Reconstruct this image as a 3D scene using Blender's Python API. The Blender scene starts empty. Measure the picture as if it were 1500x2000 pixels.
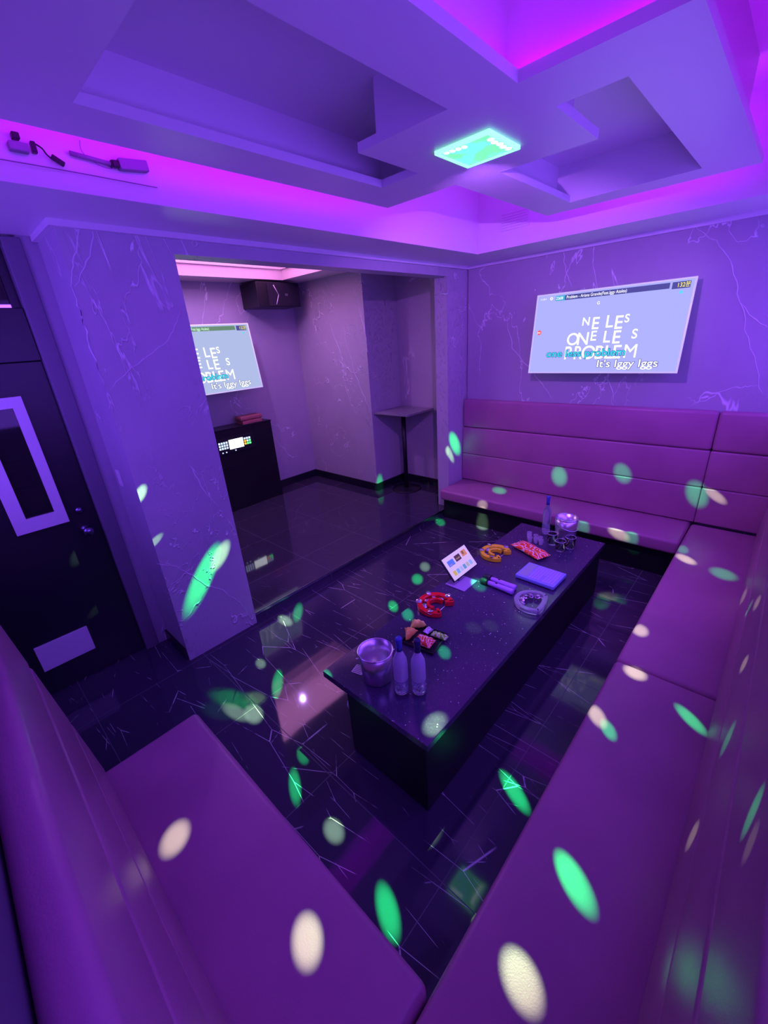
import bpy, bmesh, math, random
from mathutils import Vector, Matrix
random.seed(7)
SC=bpy.context.scene; C=SC.collection; PI=math.pi
# ---------------- camera, exposure, world, lights ----------------
def make_camera():
    cam=bpy.data.cameras.new('camera'); o=bpy.data.objects.new('camera',cam); C.objects.link(o)
    yaw,pitch,roll=0.7739,-0.3946,-0.0736
    cy,sy,cp,sp,cr,sr=math.cos(yaw),math.sin(yaw),math.cos(pitch),math.sin(pitch),math.cos(roll),math.sin(roll)
    f=Vector((-sy*cp,cy*cp,sp)); r=Vector((cy,sy,0)); u=r.cross(f)
    r2=cr*r+sr*u; u2=-sr*r+cr*u
    M=Matrix((r2,u2,-f)).transposed().to_4x4(); M.translation=Vector((0,0,2.109))
    o.matrix_world=M
    cam.sensor_fit='VERTICAL'; cam.sensor_height=36; cam.lens=816.1/2000*36; cam.clip_start=.01
    SC.camera=o
make_camera()
VS=SC.view_settings; VS.view_transform='Standard'; VS.look='None'; VS.gamma=1; VS.use_curve_mapping=False; VS.exposure=0.38
W=bpy.data.worlds.new('world'); SC.world=W; W.use_nodes=True
W.node_tree.nodes['Background'].inputs[0].default_value=(0.25,0.072,1.12,1)
W.node_tree.nodes['Background'].inputs[1].default_value=2.7  # violet ambient fill added to brighten the room; no fixture gives it
MAG=(0.44,0.0,1.0)
LED=17.5          # cove LED strips
ALC=1.6          # alcove cove strips
DISCO=430.0       # pattern lamp
def point(name,loc,col,e,r=.05):
    l=bpy.data.lights.new(name,'POINT'); l.color=col; l.energy=e; l.shadow_soft_size=r
    o=bpy.data.objects.new(name,l); o.location=loc; C.objects.link(o); return o
def area(name,loc,rot,sx,sy,col,e):
    l=bpy.data.lights.new(name,'AREA'); l.shape='RECTANGLE'; l.size=sx; l.size_y=sy; l.color=col; l.energy=e
    o=bpy.data.objects.new(name,l); o.location=loc; o.rotation_euler=rot; C.objects.link(o); return o
SPOTS=[
('g', 1.0, (-2.816, 0.961, 0.598), (-2.816, 0.808, 0.409), (-2.816, 0.92, 0.645)),
('c', 0.8, (-2.816, 1.117, 0.705), (-2.816, 1.042, 0.627), (-2.816, 1.086, 0.741)),
('c', 0.9, (-2.816, 0.727, 1.314), (-2.816, 0.689, 1.272), (-2.816, 0.71, 1.335)),
('g', 1.0, (-2.816, 4.19, 0.871), (-2.816, 4.256, 0.734), (-2.816, 4.107, 0.874)),
('c', 0.7, (-2.792, 4.056, 0.797), (-2.763, 4.056, 0.738), (-2.84, 4.056, 0.775)),
('g', 0.6, (-1.596, 4.37, 0.591), (-1.565, 4.37, 0.498), (-1.664, 4.37, 0.562)),
('g', 0.5, (-0.995, 4.37, 0.725), (-0.939, 4.37, 0.651), (-1.042, 4.37, 0.678)),
('g', 0.6, (-0.381, 4.37, 0.632), (-0.32, 4.37, 0.538), (-0.431, 4.37, 0.579)),
('c', 0.6, (-0.248, 4.37, 0.64), (-0.176, 4.37, 0.594), (-0.259, 4.37, 0.607)),
('g', 0.7, (-2.207, 4.197, 0.38), (-2.133, 4.203, 0.38), (-2.164, 4.105, 0.38)),
('c', 0.6, (-2.223, 3.85, 0.314), (-2.209, 3.85, 0.262), (-2.28, 3.85, 0.29)),
('g', 0.4, (-1.147, 3.85, 0.326), (-1.121, 3.85, 0.258), (-1.194, 3.85, 0.297)),
('c', 0.7, (-0.838, 3.85, 0.341), (-0.759, 3.85, 0.312), (-0.851, 3.85, 0.297)),
('g', 0.4, (-0.737, 3.85, 0.329), (-0.708, 3.85, 0.266), (-0.779, 3.85, 0.296)),
('g', 0.35, (-0.343, 3.74, 0.38), (-0.306, 3.724, 0.38), (-0.341, 3.673, 0.38)),
('c', 0.9, (-0.296, 3.579, 0.38), (-0.232, 3.547, 0.38), (-0.295, 3.526, 0.38)),
('g', 0.45, (-0.056, 3.485, 0.38), (0.015, 3.469, 0.38), (-0.056, 3.412, 0.38)),
('c', 0.7, (-0.34, 2.475, 0.38), (-0.301, 2.469, 0.38), (-0.338, 2.422, 0.38)),
('c', 0.9, (-0.272, 2.092, 0.38), (-0.223, 2.085, 0.38), (-0.272, 2.046, 0.38)),
('c', 0.7, (-0.332, 1.686, 0.38), (-0.288, 1.648, 0.38), (-0.343, 1.651, 0.38)),
('g', 0.7, (-0.268, 1.64, 0.38), (-0.233, 1.607, 0.38), (-0.278, 1.612, 0.38)),
('g', 0.9, (-0.003, 1.933, 0.38), (0.056, 1.889, 0.38), (-0.01, 1.903, 0.38)),
('g', 1.0, (-0.169, 0.957, 0.38), (-0.102, 0.911, 0.38), (-0.187, 0.924, 0.38)),
('c', 0.9, (-0.196, 0.623, 0.38), (-0.142, 0.589, 0.38), (-0.221, 0.585, 0.38)),
('c', 0.9, (-1.364, 0.11, 0.38), (-1.337, 0.06, 0.38), (-1.409, 0.096, 0.38)),
('c', 1.0, (-0.735, 0.266, 0.38), (-0.687, 0.228, 0.38), (-0.767, 0.238, 0.38)),
('g', 1.3, (-0.565, 1.351, 0.0), (-0.481, 1.307, 0.0), (-0.576, 1.319, 0.0)),
('g', 1.4, (-0.724, 0.594, 0.0), (-0.652, 0.55, 0.0), (-0.747, 0.566, 0.0)),
('g', 0.8, (-1.43, 0.655, 0.0), (-1.356, 0.61, 0.0), (-1.449, 0.636, 0.0)),
('c', 0.7, (-1.113, 0.647, 0.0), (-1.063, 0.628, 0.0), (-1.133, 0.614, 0.0)),
('c', 0.8, (-2.011, 0.761, 0.0), (-1.938, 0.753, 0.0), (-2.012, 0.715, 0.0)),
('g', 0.03, (-2.201, 0.636, 0.0), (-2.096, 0.692, 0.0), (-2.15, 0.6, 0.0)),
('g', 0.7, (-2.105, 1.002, 0.0), (-2.022, 0.934, 0.0), (-2.134, 0.985, 0.0)),
('c', 0.5, (-2.366, 1.034, 0.0), (-2.32, 1.038, 0.0), (-2.348, 1.004, 0.0)),
('g', 0.8, (-2.166, 2.596, 0.0), (-2.108, 2.584, 0.0), (-2.143, 2.53, 0.0)),
('g', 0.8, (-2.063, 2.138, 0.0), (-2.003, 2.103, 0.0), (-2.068, 2.099, 0.0)),
('g', 0.6, (-2.654, 1.578, 0.0), (-2.574, 1.499, 0.0), (-2.693, 1.566, 0.0)),
('c', 0.8, (-2.647, 1.443, 0.0), (-2.572, 1.45, 0.0), (-2.618, 1.404, 0.0)),
('c', 0.5, (-2.246, 2.818, 0.0), (-2.19, 2.81, 0.0), (-2.218, 2.752, 0.0)),
('g', 0.6, (-2.742, 3.768, 0.0), (-2.676, 3.759, 0.0), (-2.704, 3.693, 0.0)),
('c', 0.8, (-2.279, 3.958, 0.0), (-2.21, 3.954, 0.0), (-2.241, 3.871, 0.0)),
('c', 0.5, (-2.112, 0.694, 0.0), (-2.013, 0.716, 0.0), (-2.088, 0.661, 0.0)),
('g', 0.9, (-1.48, 1.662, 0.46), (-1.431, 1.633, 0.46), (-1.485, 1.627, 0.46)),
('g', 1.0, (-1.487, 0.99, 0.46), (-1.447, 0.98, 0.46), (-1.487, 0.967, 0.46)),
('c', 0.6, (-0.857, 1.111, 0.46), (-0.814, 1.098, 0.46), (-0.865, 1.05, 0.46)),
('c', 0.05, (-1.08, 1.803, 0.46), (-1.032, 1.805, 0.46), (-1.067, 1.759, 0.46)),
('c', 0.05, (-1.011, 1.882, 0.46), (-0.963, 1.882, 0.46), (-0.998, 1.836, 0.46)),
('c', 0.05, (-0.896, 2.077, 0.46), (-0.849, 2.075, 0.46), (-0.885, 2.027, 0.46)),
('g', 0.7, (-1.095, 1.521, 0.46), (-1.054, 1.502, 0.46), (-1.097, 1.486, 0.46)),
('c', 0.25, (-3.22, 0.392, 0.519), (-3.22, 0.324, 0.48), (-3.22, 0.384, 0.544)),
('g', 0.5, (-1.3, 2.229, 0.46), (-1.24, 2.209, 0.46), (-1.288, 2.171, 0.46)),
('g', 0.12, (-4.04, 4.064, 0.09), (-3.874, 3.919, 0.09), (-4.053, 4.004, 0.09)),
('c', 0.5, (-0.42, 0.834, 0.0), (-0.395, 0.877, 0.0), (-0.404, 0.825, 0.0)),
('g', 0.35, (0.0985, 1.377, 0.8644), (0.0946, 1.3633, 0.8053), (0.0963, 1.414, 0.8308)),
('g', 0.45, (0.1228, 0.8069, 1.2388), (0.1198, 0.7857, 1.1925), (0.1215, 0.8249, 1.2186)),
('c', 0.35, (0.0816, 1.1892, 0.6051), (0.0783, 1.1737, 0.5545), (0.0783, 1.2284, 0.5537)),
('c', 0.12, (0.1235, 0.732, 1.2486), (0.1215, 0.7118, 1.2185), (0.1222, 0.7468, 1.2298)),
('c', 0.35, (0.0742, 3.0264, 0.4912), (0.0706, 3.0297, 0.435), (0.07, 3.1524, 0.4254)),
('c', 0.3, (0.1022, 2.1922, 0.9223), (0.0997, 2.1969, 0.8832), (0.0997, 2.2666, 0.8835)),
('c', 0.4, (0.1006, 1.7521, 0.8972), (0.0981, 1.753, 0.8579), (0.0984, 1.8015, 0.8638)),
('g', 0.3, (0.0917, 2.424, 0.7606), (0.088, 2.4455, 0.7034), (0.0901, 2.4709, 0.7355))]

FILL_POWER=66.0

LAMP=Vector((-1.234,2.02,2.80))
def disco_light():
    """The ceiling party lamp: one lamp whose lenses throw separate green and white beams."""
    o=point('party_lamp_beams',LAMP,(1,1,1),DISCO,0.0); l=o.data; l.use_nodes=True
    nt=l.node_tree; N=nt.nodes; Lk=nt.links
    em=N.get('Emission') or N.new('ShaderNodeEmission')
    geo=N.new('ShaderNodeNewGeometry'); prev=None
    sepz=N.new('ShaderNodeSeparateXYZ'); Lk.new(geo.outputs['Incoming'],sepz.inputs[0])
    for kind,a,p0,p1,p2 in SPOTS:
        d0,d1,d2=[(Vector(p)-LAMP).normalized() for p in (p0,p1,p2)]
        M=Matrix((d1-d0,d2-d0,d0)).transposed().inverted()
        A,B=M[0],M[1]
        dist=(Vector(p0)-LAMP).length
        sq=[]
        for ax in (A,B):
            d=N.new('ShaderNodeVectorMath'); d.operation='DOT_PRODUCT'; Lk.new(geo.outputs['Incoming'],d.inputs[0]); d.inputs[1].default_value=ax
            sq.append(d.outputs['Value'])
        m1=N.new('ShaderNodeMath'); m1.operation='MULTIPLY'; Lk.new(sq[0],m1.inputs[0]); Lk.new(sq[0],m1.inputs[1])
        m2=N.new('ShaderNodeMath'); m2.operation='MULTIPLY_ADD'; Lk.new(sq[1],m2.inputs[0]); Lk.new(sq[1],m2.inputs[1]); Lk.new(m1.outputs[0],m2.inputs[2])
        mr=N.new('ShaderNodeMapRange'); mr.interpolation_type='SMOOTHSTEP'; Lk.new(m2.outputs[0],mr.inputs[0])
        mr.inputs[1].default_value=.15; mr.inputs[2].default_value=2.0; mr.inputs[3].default_value=1; mr.inputs[4].default_value=0
        k=a*dist*dist/4*(3. if p0[2]<.1 else 2. if abs(p0[2]-.46)<.01 else 1.)
        col=(0.02*k,1.4*k,0.22*k) if kind=='g' else (0.66*k,1.25*k,0.50*k)
        ma=N.new('ShaderNodeVectorMath'); ma.operation='MULTIPLY_ADD'; Lk.new(mr.outputs[0],ma.inputs[0]); ma.inputs[1].default_value=col
        if prev is not None: Lk.new(prev,ma.inputs[2])
        else: ma.inputs[2].default_value=(0,0,0)
        prev=ma.outputs[0]
    lt=N.new('ShaderNodeMath'); lt.operation='LESS_THAN'; Lk.new(sepz.outputs[2],lt.inputs[0]); lt.inputs[1].default_value=0
    sc=N.new('ShaderNodeVectorMath'); sc.operation='SCALE'; Lk.new(prev,sc.inputs[0]); Lk.new(lt.outputs[0],sc.inputs['Scale'])
    Lk.new(sc.outputs[0],em.inputs['Color']); em.inputs['Strength'].default_value=1
disco_light()
def down_spot(name,loc,col,e,ang,aim=None):
    l=bpy.data.lights.new(name,'SPOT'); l.color=col; l.energy=e; l.shadow_soft_size=0; l.spot_size=ang; l.spot_blend=.6
    o=bpy.data.objects.new(name,l); o.location=loc; C.objects.link(o)
    if aim: o.rotation_euler=(Vector(aim)-Vector(loc)).to_track_quat('-Z','Y').to_euler()
    return o
down_spot('room_fill_spot',(-1.234,2.02,2.79),(0.62,0.17,1.35),FILL_POWER,math.radians(125),(-2.3,4.2,.4))  # added violet fill aimed at the far left, not light of the party lamp
down_spot('alcove_fill_spot',(-4.5,2.5,2.98),(0.66,0.36,1.4),22.0,math.radians(168))  # added fill to brighten the alcove walls; no such fixture there
area('alcove_cove_light',(-4.5,2.55,3.02),(PI,0,0),.8,1.9,(0.95,0.34,1.0),22.0)

# ---------------- helpers ----------------
def M(name,col=(.5,.5,.5),rough=.5,metal=0,spec=.5,emit=None,es=0,trans=0,ior=1.45,coat=0,alpha=1):
    m=bpy.data.materials.new(name); m.use_nodes=True; b=m.node_tree.nodes['Principled BSDF']
    b.inputs['Base Color'].default_value=(*col,1); b.inputs['Roughness'].default_value=rough; b.inputs['Metallic'].default_value=metal
    b.inputs['Specular IOR Level'].default_value=spec; b.inputs['Transmission Weight'].default_value=trans; b.inputs['IOR'].default_value=ior
    b.inputs['Coat Weight'].default_value=coat
    if emit: b.inputs['Emission Color'].default_value=(*emit,1); b.inputs['Emission Strength'].default_value=es
    return m
def nz(m): return m.node_tree.nodes,m.node_tree.links,m.node_tree.nodes['Principled BSDF']
def noise(N,Lk,scale,detail=4,rough=.5,vec=None,dist=0):
    n=N.new('ShaderNodeTexNoise'); n.inputs['Scale'].default_value=scale; n.inputs['Detail'].default_value=detail; n.inputs['Roughness'].default_value=rough; n.inputs['Distortion'].default_value=dist
    if vec: Lk.new(vec,n.inputs['Vector'])
    return n.outputs['Fac']
def mth(N,Lk,op,a,b=None,c=None,clamp=False):
    n=N.new('ShaderNodeMath'); n.operation=op; n.use_clamp=clamp
    for i,v in enumerate((a,b,c)):
        if v is None: continue
        if isinstance(v,(int,float)): n.inputs[i].default_value=v
        else: Lk.new(v,n.inputs[i])
    return n.outputs[0]
def ramp(N,Lk,v,a,b,c0=0.,c1=1.):
    n=N.new('ShaderNodeMapRange'); n.interpolation_type='SMOOTHSTEP'; Lk.new(v,n.inputs[0])
    for i,x in enumerate((a,b,c0,c1)): n.inputs[i+1].default_value=x
    return n.outputs[0]
def mixc(N,Lk,f,a,b):
    n=N.new('ShaderNodeMix'); n.data_type='RGBA'
    if isinstance(f,(int,float)): n.inputs[0].default_value=f
    else: Lk.new(f,n.inputs[0])
    for i,v in ((6,a),(7,b)):
        if isinstance(v,tuple): n.inputs[i].default_value=(*v,1)
        else: Lk.new(v,n.inputs[i])
    return n.outputs[2]
def bump(N,Lk,b,h,s,d=.02):
    n=N.new('ShaderNodeBump'); n.inputs['Strength'].default_value=s; n.inputs['Distance'].default_value=d; Lk.new(h,n.inputs['Height']); Lk.new(n.outputs[0],b.inputs['Normal'])
def mapping(N,Lk,scale=(1,1,1),rot=(0,0,0),loc=(0,0,0)):
    t=N.new('ShaderNodeTexCoord'); m=N.new('ShaderNodeMapping'); Lk.new(t.outputs['Object'],m.inputs[0])
    m.inputs['Scale'].default_value=scale; m.inputs['Rotation'].default_value=rot; m.inputs['Location'].default_value=loc
    return m.outputs[0]
def vein(N,Lk,vec,scale,width,detail=3,dist=.3):
    f=noise(N,Lk,scale,detail,.55,vec,dist); a=mth(N,Lk,'SUBTRACT',f,.5); a=mth(N,Lk,'ABSOLUTE',a)
    return ramp(N,Lk,a,0,width,1,0)
# wall stone paper: grey white with raised cracks and pale veins
def mat_stone(name,base,light,amt,rough=.38,bs=.6):
    m=M(name,base,rough,spec=.5); N,Lk,b=nz(m)
    v=mapping(N,Lk,(1,1,.75),(.3,.2,.4))
    v2=mapping(N,Lk,(1,1,.6),(1.1,.5,.2),(3,1,2))
    c=noise(N,Lk,1.3,6,.6,v); cl=ramp(N,Lk,c,.38,.68)
    w=vein(N,Lk,v,1.15,.0045,5,.5); w2=vein(N,Lk,v2,.8,.004,6,.8)
    msk=ramp(N,Lk,noise(N,Lk,1.1,2,.5,v2),.46,.56)
    vv=mth(N,Lk,'MULTIPLY',mth(N,Lk,'MAXIMUM',w,w2),msk)
    fine=noise(N,Lk,26,6,.75,v); pit=ramp(N,Lk,fine,.54,.70)
    patch=ramp(N,Lk,noise(N,Lk,.9,3,.5,v2),.54,.7)
    det=mth(N,Lk,'MULTIPLY',pit,patch)
    col=mixc(N,Lk,mth(N,Lk,'MULTIPLY',cl,.35),base,tuple(x*.72 for x in base))
    col=mixc(N,Lk,mth(N,Lk,'MULTIPLY',det,.5),col,tuple(x*1.15 for x in base))
    col=mixc(N,Lk,mth(N,Lk,'MULTIPLY',vv,amt),col,light)
    Lk.new(col,b.inputs['Base Color'])
    h=mth(N,Lk,'ADD',mth(N,Lk,'MULTIPLY',vv,1.2),mth(N,Lk,'MULTIPLY',det,.8)); h=mth(N,Lk,'ADD',h,mth(N,Lk,'MULTIPLY',c,.9))
    h=mth(N,Lk,'ADD',h,mth(N,Lk,'MULTIPLY',fine,.25))
    bump(N,Lk,b,h,bs,.02)
    return m
STONE=mat_stone('textured_stone_paper',(.46,.46,.50),(.95,.95,1),.85)
STONE2=mat_stone('smooth_stone_paper',(.42,.40,.46),(.95,.95,1),.7,.4,.14)
WHITE=M('white_ceiling_paint',(.72,.72,.74),.35)
WHITEM=M('white_satin_paint',(.72,.72,.74),.3)
PINKW=M('warm_white_paint',(.8,.72,.72),.5)
# glossy black marble
def mat_marble(name,tile,off,veins=1.,rough=.055,groutc=(.10,.10,.13)):
    m=M(name,(.012,.012,.018),rough,spec=.6); N,Lk,b=nz(m)
    g=N.new('ShaderNodeNewGeometry'); s=N.new('ShaderNodeSeparateXYZ'); Lk.new(g.outputs['Position'],s.inputs[0])
    mp=N.new('ShaderNodeMapping'); Lk.new(g.outputs['Position'],mp.inputs[0])
    lines=[]
    for ang,sx,sy,wd,th,off_ in ((.45,.9,4.2,.0065,.50,0),(1.85,1.1,4.6,.006,.54,5),(.1,.7,3.6,.005,.53,9),(-.6,1.2,4.4,.0055,.56,13)):
        q=N.new('ShaderNodeMapping'); Lk.new(g.outputs['Position'],q.inputs[0]); q.inputs['Rotation'].default_value=(0,0,ang); q.inputs['Scale'].default_value=(sx,sy,0); q.inputs['Location'].default_value=(off_,off_*.7,0)
        vo=N.new('ShaderNodeTexVoronoi'); vo.feature='DISTANCE_TO_EDGE'; vo.voronoi_dimensions='2D'; vo.inputs['Scale'].default_value=1.; Lk.new(q.outputs[0],vo.inputs['Vector'])
        q2=N.new('ShaderNodeMapping'); Lk.new(g.outputs['Position'],q2.inputs[0]); q2.inputs['Location'].default_value=(ang*7+off_,3,1)
        mk=ramp(N,Lk,noise(N,Lk,3.6,3,.6,q2.outputs[0]),th,th+.09)
        lines.append(mth(N,Lk,'MULTIPLY',ramp(N,Lk,vo.outputs['Distance'],0,wd,1,0),mk))
    v=mth(N,Lk,'MAXIMUM',mth(N,Lk,'MAXIMUM',lines[0],lines[1]),mth(N,Lk,'MAXIMUM',lines[2],lines[3]))
    v=mth(N,Lk,'MULTIPLY',v,veins)
    gr=None
    for ax,o in ((0,off[0]),(1,off[1])):
        t=mth(N,Lk,'FLOORED_MODULO',mth(N,Lk,'SUBTRACT',s.outputs[ax],o),tile)
        a=mth(N,Lk,'LESS_THAN',t,.004); gr=a if gr is None else mth(N,Lk,'MAXIMUM',gr,a)
    col=mixc(N,Lk,v,(.042,.036,.065),(.7,.68,.72))
    col=mixc(N,Lk,mth(N,Lk,'MULTIPLY',gr,.8),col,groutc)
    Lk.new(col,b.inputs['Base Color'])
    Lk.new(ramp(N,Lk,gr,0,1,rough,.5),b.inputs['Roughness'])
    cl=noise(N,Lk,2.2,3,.5,g.outputs['Position']); bump(N,Lk,b,cl,.04,.02)
    return m
MARBLE=mat_marble('black_veined_marble_tile',.72,(-.615,.81))
STAGEM=mat_marble('black_stage_tile',.72,(-3.28,2.83),.12,.05,(.07,.07,.10))
SKIRT=M('black_skirting_tile',(.012,.012,.02),.15,spec=.6)
def mat_granite():
    m=M('black_speckled_granite',(.02,.02,.03),.16,spec=1.0); N,Lk,b=nz(m); v=mapping(N,Lk)
    a=N.new('ShaderNodeTexVoronoi'); a.inputs['Scale'].default_value=45; Lk.new(v,a.inputs['Vector'])
    sp=ramp(N,Lk,a.outputs['Distance'],.08,.16,1,0)
    mk=ramp(N,Lk,noise(N,Lk,30,2,.5,v),.52,.62); sp=mth(N,Lk,'MULTIPLY',sp,mk)
    f=ramp(N,Lk,noise(N,Lk,90,4,.7,v),.55,.75); f=mth(N,Lk,'MULTIPLY',f,.08)
    col=mixc(N,Lk,mth(N,Lk,'MAXIMUM',sp,f),(.046,.034,.088),(.8,.8,.85)); Lk.new(col,b.inputs['Base Color'])
    Lk.new(ramp(N,Lk,noise(N,Lk,5,4,.6,v),.35,.7,.09,.2),b.inputs['Roughness'])
    bump(N,Lk,b,noise(N,Lk,120,3,.6,v),.05,.01); return m
GRANITE=mat_granite()
def mat_leather():
    m=M('mauve_leatherette',(.42,.17,.30),.36,spec=.5); N,Lk,b=nz(m); v=mapping(N,Lk)
    h=noise(N,Lk,220,3,.6,v); c=noise(N,Lk,2.5,3,.5,v)
    Lk.new(mixc(N,Lk,ramp(N,Lk,c,.35,.7),(.42,.17,.30),(.37,.145,.265)),b.inputs['Base Color'])
    bump(N,Lk,b,h,.12,.004); return m
LEATHER=mat_leather()
SEAM=M('dark_seam',(.05,.02,.04),.6)
BLACK=M('matt_black_laminate',(.010,.010,.014),.4,spec=.35)
BLACKP=M('black_plastic',(.012,.012,.018),.35)
DOORM=M('black_door_paint',(.012,.012,.02),.3)
STEEL=M('brushed_stainless_steel',(.75,.73,.77),.30,.95)
CHROME=M('chrome',(.85,.85,.88),.08,1)
GLASS=M('clear_glass',(.9,.93,1),.03,trans=1,ior=1.45)
FROST=M('frosted_glass',(.74,.76,.95),.35,trans=.45,ior=1.4)
FROSTT=M('clear_lower_glass',(.8,.85,1),.12,trans=.8,ior=1.35)
DGLASS=M('dark_window_glass',(.01,.012,.015),.04,spec=.8)

def bx(bm,x0,x1,y0,y1,z0,z1,bev=0,seg=2,mi=0):
    t=bmesh.new(); bmesh.ops.create_cube(t,size=1)
    for v in t.verts: v.co=Vector(((x0+x1)/2+v.co.x*(x1-x0),(y0+y1)/2+v.co.y*(y1-y0),(z0+z1)/2+v.co.z*(z1-z0)))
    if bev: bmesh.ops.bevel(t,geom=t.edges[:],offset=bev,segments=seg,affect='EDGES',profile=.5)
    merge(bm,t,mi)
def merge(bm,t,mi=0,mat=None):
    mp={}
    for v in t.verts: mp[v]=bm.verts.new(mat@v.co if mat else v.co)
    for f in t.faces:
        try:
            n=bm.faces.new([mp[v] for v in f.verts]); n.material_index=mi; n.smooth=f.smooth
        except ValueError: pass
    t.free()
def prism(bm,poly,z0,z1,mi=0,bev=0):
    t=bmesh.new(); lo=[t.verts.new((x,y,z0)) for x,y in poly]; hi=[t.verts.new((x,y,z1)) for x,y in poly]
    t.faces.new(lo[::-1]); t.faces.new(hi); n=len(poly)
    for i in range(n): t.faces.new((lo[i],lo[(i+1)%n],hi[(i+1)%n],hi[i]))
    bmesh.ops.recalc_face_normals(t,faces=t.faces[:])
    if bev: bmesh.ops.bevel(t,geom=t.edges[:],offset=bev,segments=2,affect='EDGES')
    merge(bm,t,mi)
def slab(bm,xs,ys,fn,z0,z1,mi=0):
    nx,ny=len(xs)-1,len(ys)-1
    s=[[0<=i<nx and 0<=j<ny and fn((xs[i]+xs[i+1])/2,(ys[j]+ys[j+1])/2) for j in range(-1,ny+1)] for i in range(-1,nx+1)]
    S=lambda i,j: s[i+1][j+1]
    vc={}
    def V(x,y,z):
        k=(x,y,z)
        if k not in vc: vc[k]=bm.verts.new(k)
        return vc[k]
    def F(*p):
        f=bm.faces.new([V(*q) for q in p]); f.material_index=mi
    for i in range(nx):
        for j in range(ny):
            if not S(i,j): continue
            a,b,c,d=xs[i],xs[i+1],ys[j],ys[j+1]
            F((a,c,z1),(b,c,z1),(b,d,z1),(a,d,z1)); F((a,d,z0),(b,d,z0),(b,c,z0),(a,c,z0))
            if not S(i-1,j): F((a,c,z0),(a,c,z1),(a,d,z1),(a,d,z0))
            if not S(i+1,j): F((b,d,z0),(b,d,z1),(b,c,z1),(b,c,z0))
            if not S(i,j-1): F((b,c,z0),(b,c,z1),(a,c,z1),(a,c,z0))
            if not S(i,j+1): F((a,d,z0),(a,d,z1),(b,d,z1),(b,d,z0))
def lathe(bm,prof,seg=32,c=(0,0,0),mat=None,mi=0,smooth=True):
    t=bmesh.new(); rings=[]
    for r,z in prof:
        if r<1e-6: rings.append([t.verts.new((c[0],c[1],c[2]+z))])
        else: rings.append([t.verts.new((c[0]+r*math.cos(2*PI*i/seg),c[1]+r*math.sin(2*PI*i/seg),c[2]+z)) for i in range(seg)])
    for a,b in zip(rings,rings[1:]):
        for i in range(seg):
            j=(i+1)%seg
            q=[a[0]] if len(a)==1 else [a[i],a[j]]
            q+= [b[0]] if len(b)==1 else [b[j],b[i]]
            if len(q)>2: f=t.faces.new(q); f.smooth=smooth
    bmesh.ops.recalc_face_normals(t,faces=t.faces[:])
    merge(bm,t,mi,mat)
def tube(bm,pts,r,seg=8,mi=0,closed=False):
    pts=[Vector(p) for p in pts]; t=bmesh.new(); rings=[]; n=len(pts)
    up=Vector((0,0,1))
    for i,p in enumerate(pts):
        if closed: d=pts[(i+1)%n]-pts[i-1]
        else: d=pts[min(i+1,n-1)]-pts[max(i-1,0)]
        d.normalize(); a=d.cross(up)
        if a.length<.05: a=d.cross(Vector((1,0,0)))
        a.normalize(); b=a.cross(d)
        rr=r[i] if isinstance(r,(list,tuple)) else r
        rings.append([t.verts.new(p+a*rr*math.cos(2*PI*k/seg)+b*rr*math.sin(2*PI*k/seg)) for k in range(seg)])
    for i in range(n if closed else n-1):
        A,B=rings[i],rings[(i+1)%n]
        for k in range(seg):
            f=t.faces.new((A[k],A[(k+1)%seg],B[(k+1)%seg],B[k])); f.smooth=True
    if not closed: t.faces.new(rings[0]); t.faces.new(rings[-1])
    bmesh.ops.recalc_face_normals(t,faces=t.faces[:])
    merge(bm,t,mi)
def obj(name,bm,mat,parent=None,smooth=False,loc=None,rot=None):
    me=bpy.data.meshes.new(name); bm.to_mesh(me); bm.free()
    for m in (mat if isinstance(mat,(list,tuple)) else [mat]): me.materials.append(m)
    if smooth:
        for p in me.polygons: p.use_smooth=True
    o=bpy.data.objects.new(name,me); C.objects.link(o)
    if loc: o.location=loc
    if rot: o.rotation_euler=rot
    if parent: o.parent=parent
    return o
def box(name,mat,b,parent=None,bev=0,seg=2,smooth=False):
    bm=bmesh.new(); bx(bm,*b,bev,seg); return obj(name,bm,mat,parent,smooth)
def tag(o,label,cat,group=None):
    o['label']=label; o['category']=cat
    if group: o['group']=group
    return o
def thing(name,label,cat,loc=(0,0,0),rz=0,group=None,rot=None):
    o=bpy.data.objects.new(name,None); C.objects.link(o); o.empty_display_size=.05
    o.location=loc; o.rotation_euler=rot or (0,0,rz); return tag(o,label,cat,group)
def struct(o): o['kind']='structure'; return o
def copy_tree(o,parent=None):
    c=o.copy(); C.objects.link(c); c.parent=parent
    for ch in list(o.children): copy_tree(ch,c)
    return c
def text(name,body,size,mat,parent,loc,rot=(PI/2,0,0),ax='LEFT',off=0,ext=0,sx=1.,bold=0):
    cu=bpy.data.curves.new(name+'_c','FONT'); cu.body=body; cu.size=size; cu.align_x=ax; cu.extrude=ext; cu.offset=bold
    t=bpy.data.objects.new(name+'_t',cu); C.objects.link(t)
    dg=bpy.context.evaluated_depsgraph_get(); me=bpy.data.meshes.new_from_object(t.evaluated_get(dg)); me.name=name
    bpy.data.objects.remove(t); bpy.data.curves.remove(cu)
    me.materials.clear(); me.materials.append(mat)
    o=bpy.data.objects.new(name,me); C.objects.link(o); o.parent=parent; o.location=loc; o.rotation_euler=rot; o.scale=(sx,1,1); return o
# ---------------- setting ----------------
XA,YF,ZS,ZC=-2.816,4.44,2.75,3.30
XR,YN=.17,-.16
# floor and stage
struct(box('floor',MARBLE,(-3.4,.3,-.3,4.6,-.1,0)))
stage=struct(box('floor_stage',STAGEM,(-5.5,-2.83,1.0,4.75,0,.09)))
box('stage_nosing',M('dark_steel_edge',(.25,.25,.3),.22,1),(-2.83,-2.813,1.281,4.055,.068,.0925),stage,.004)
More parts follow.
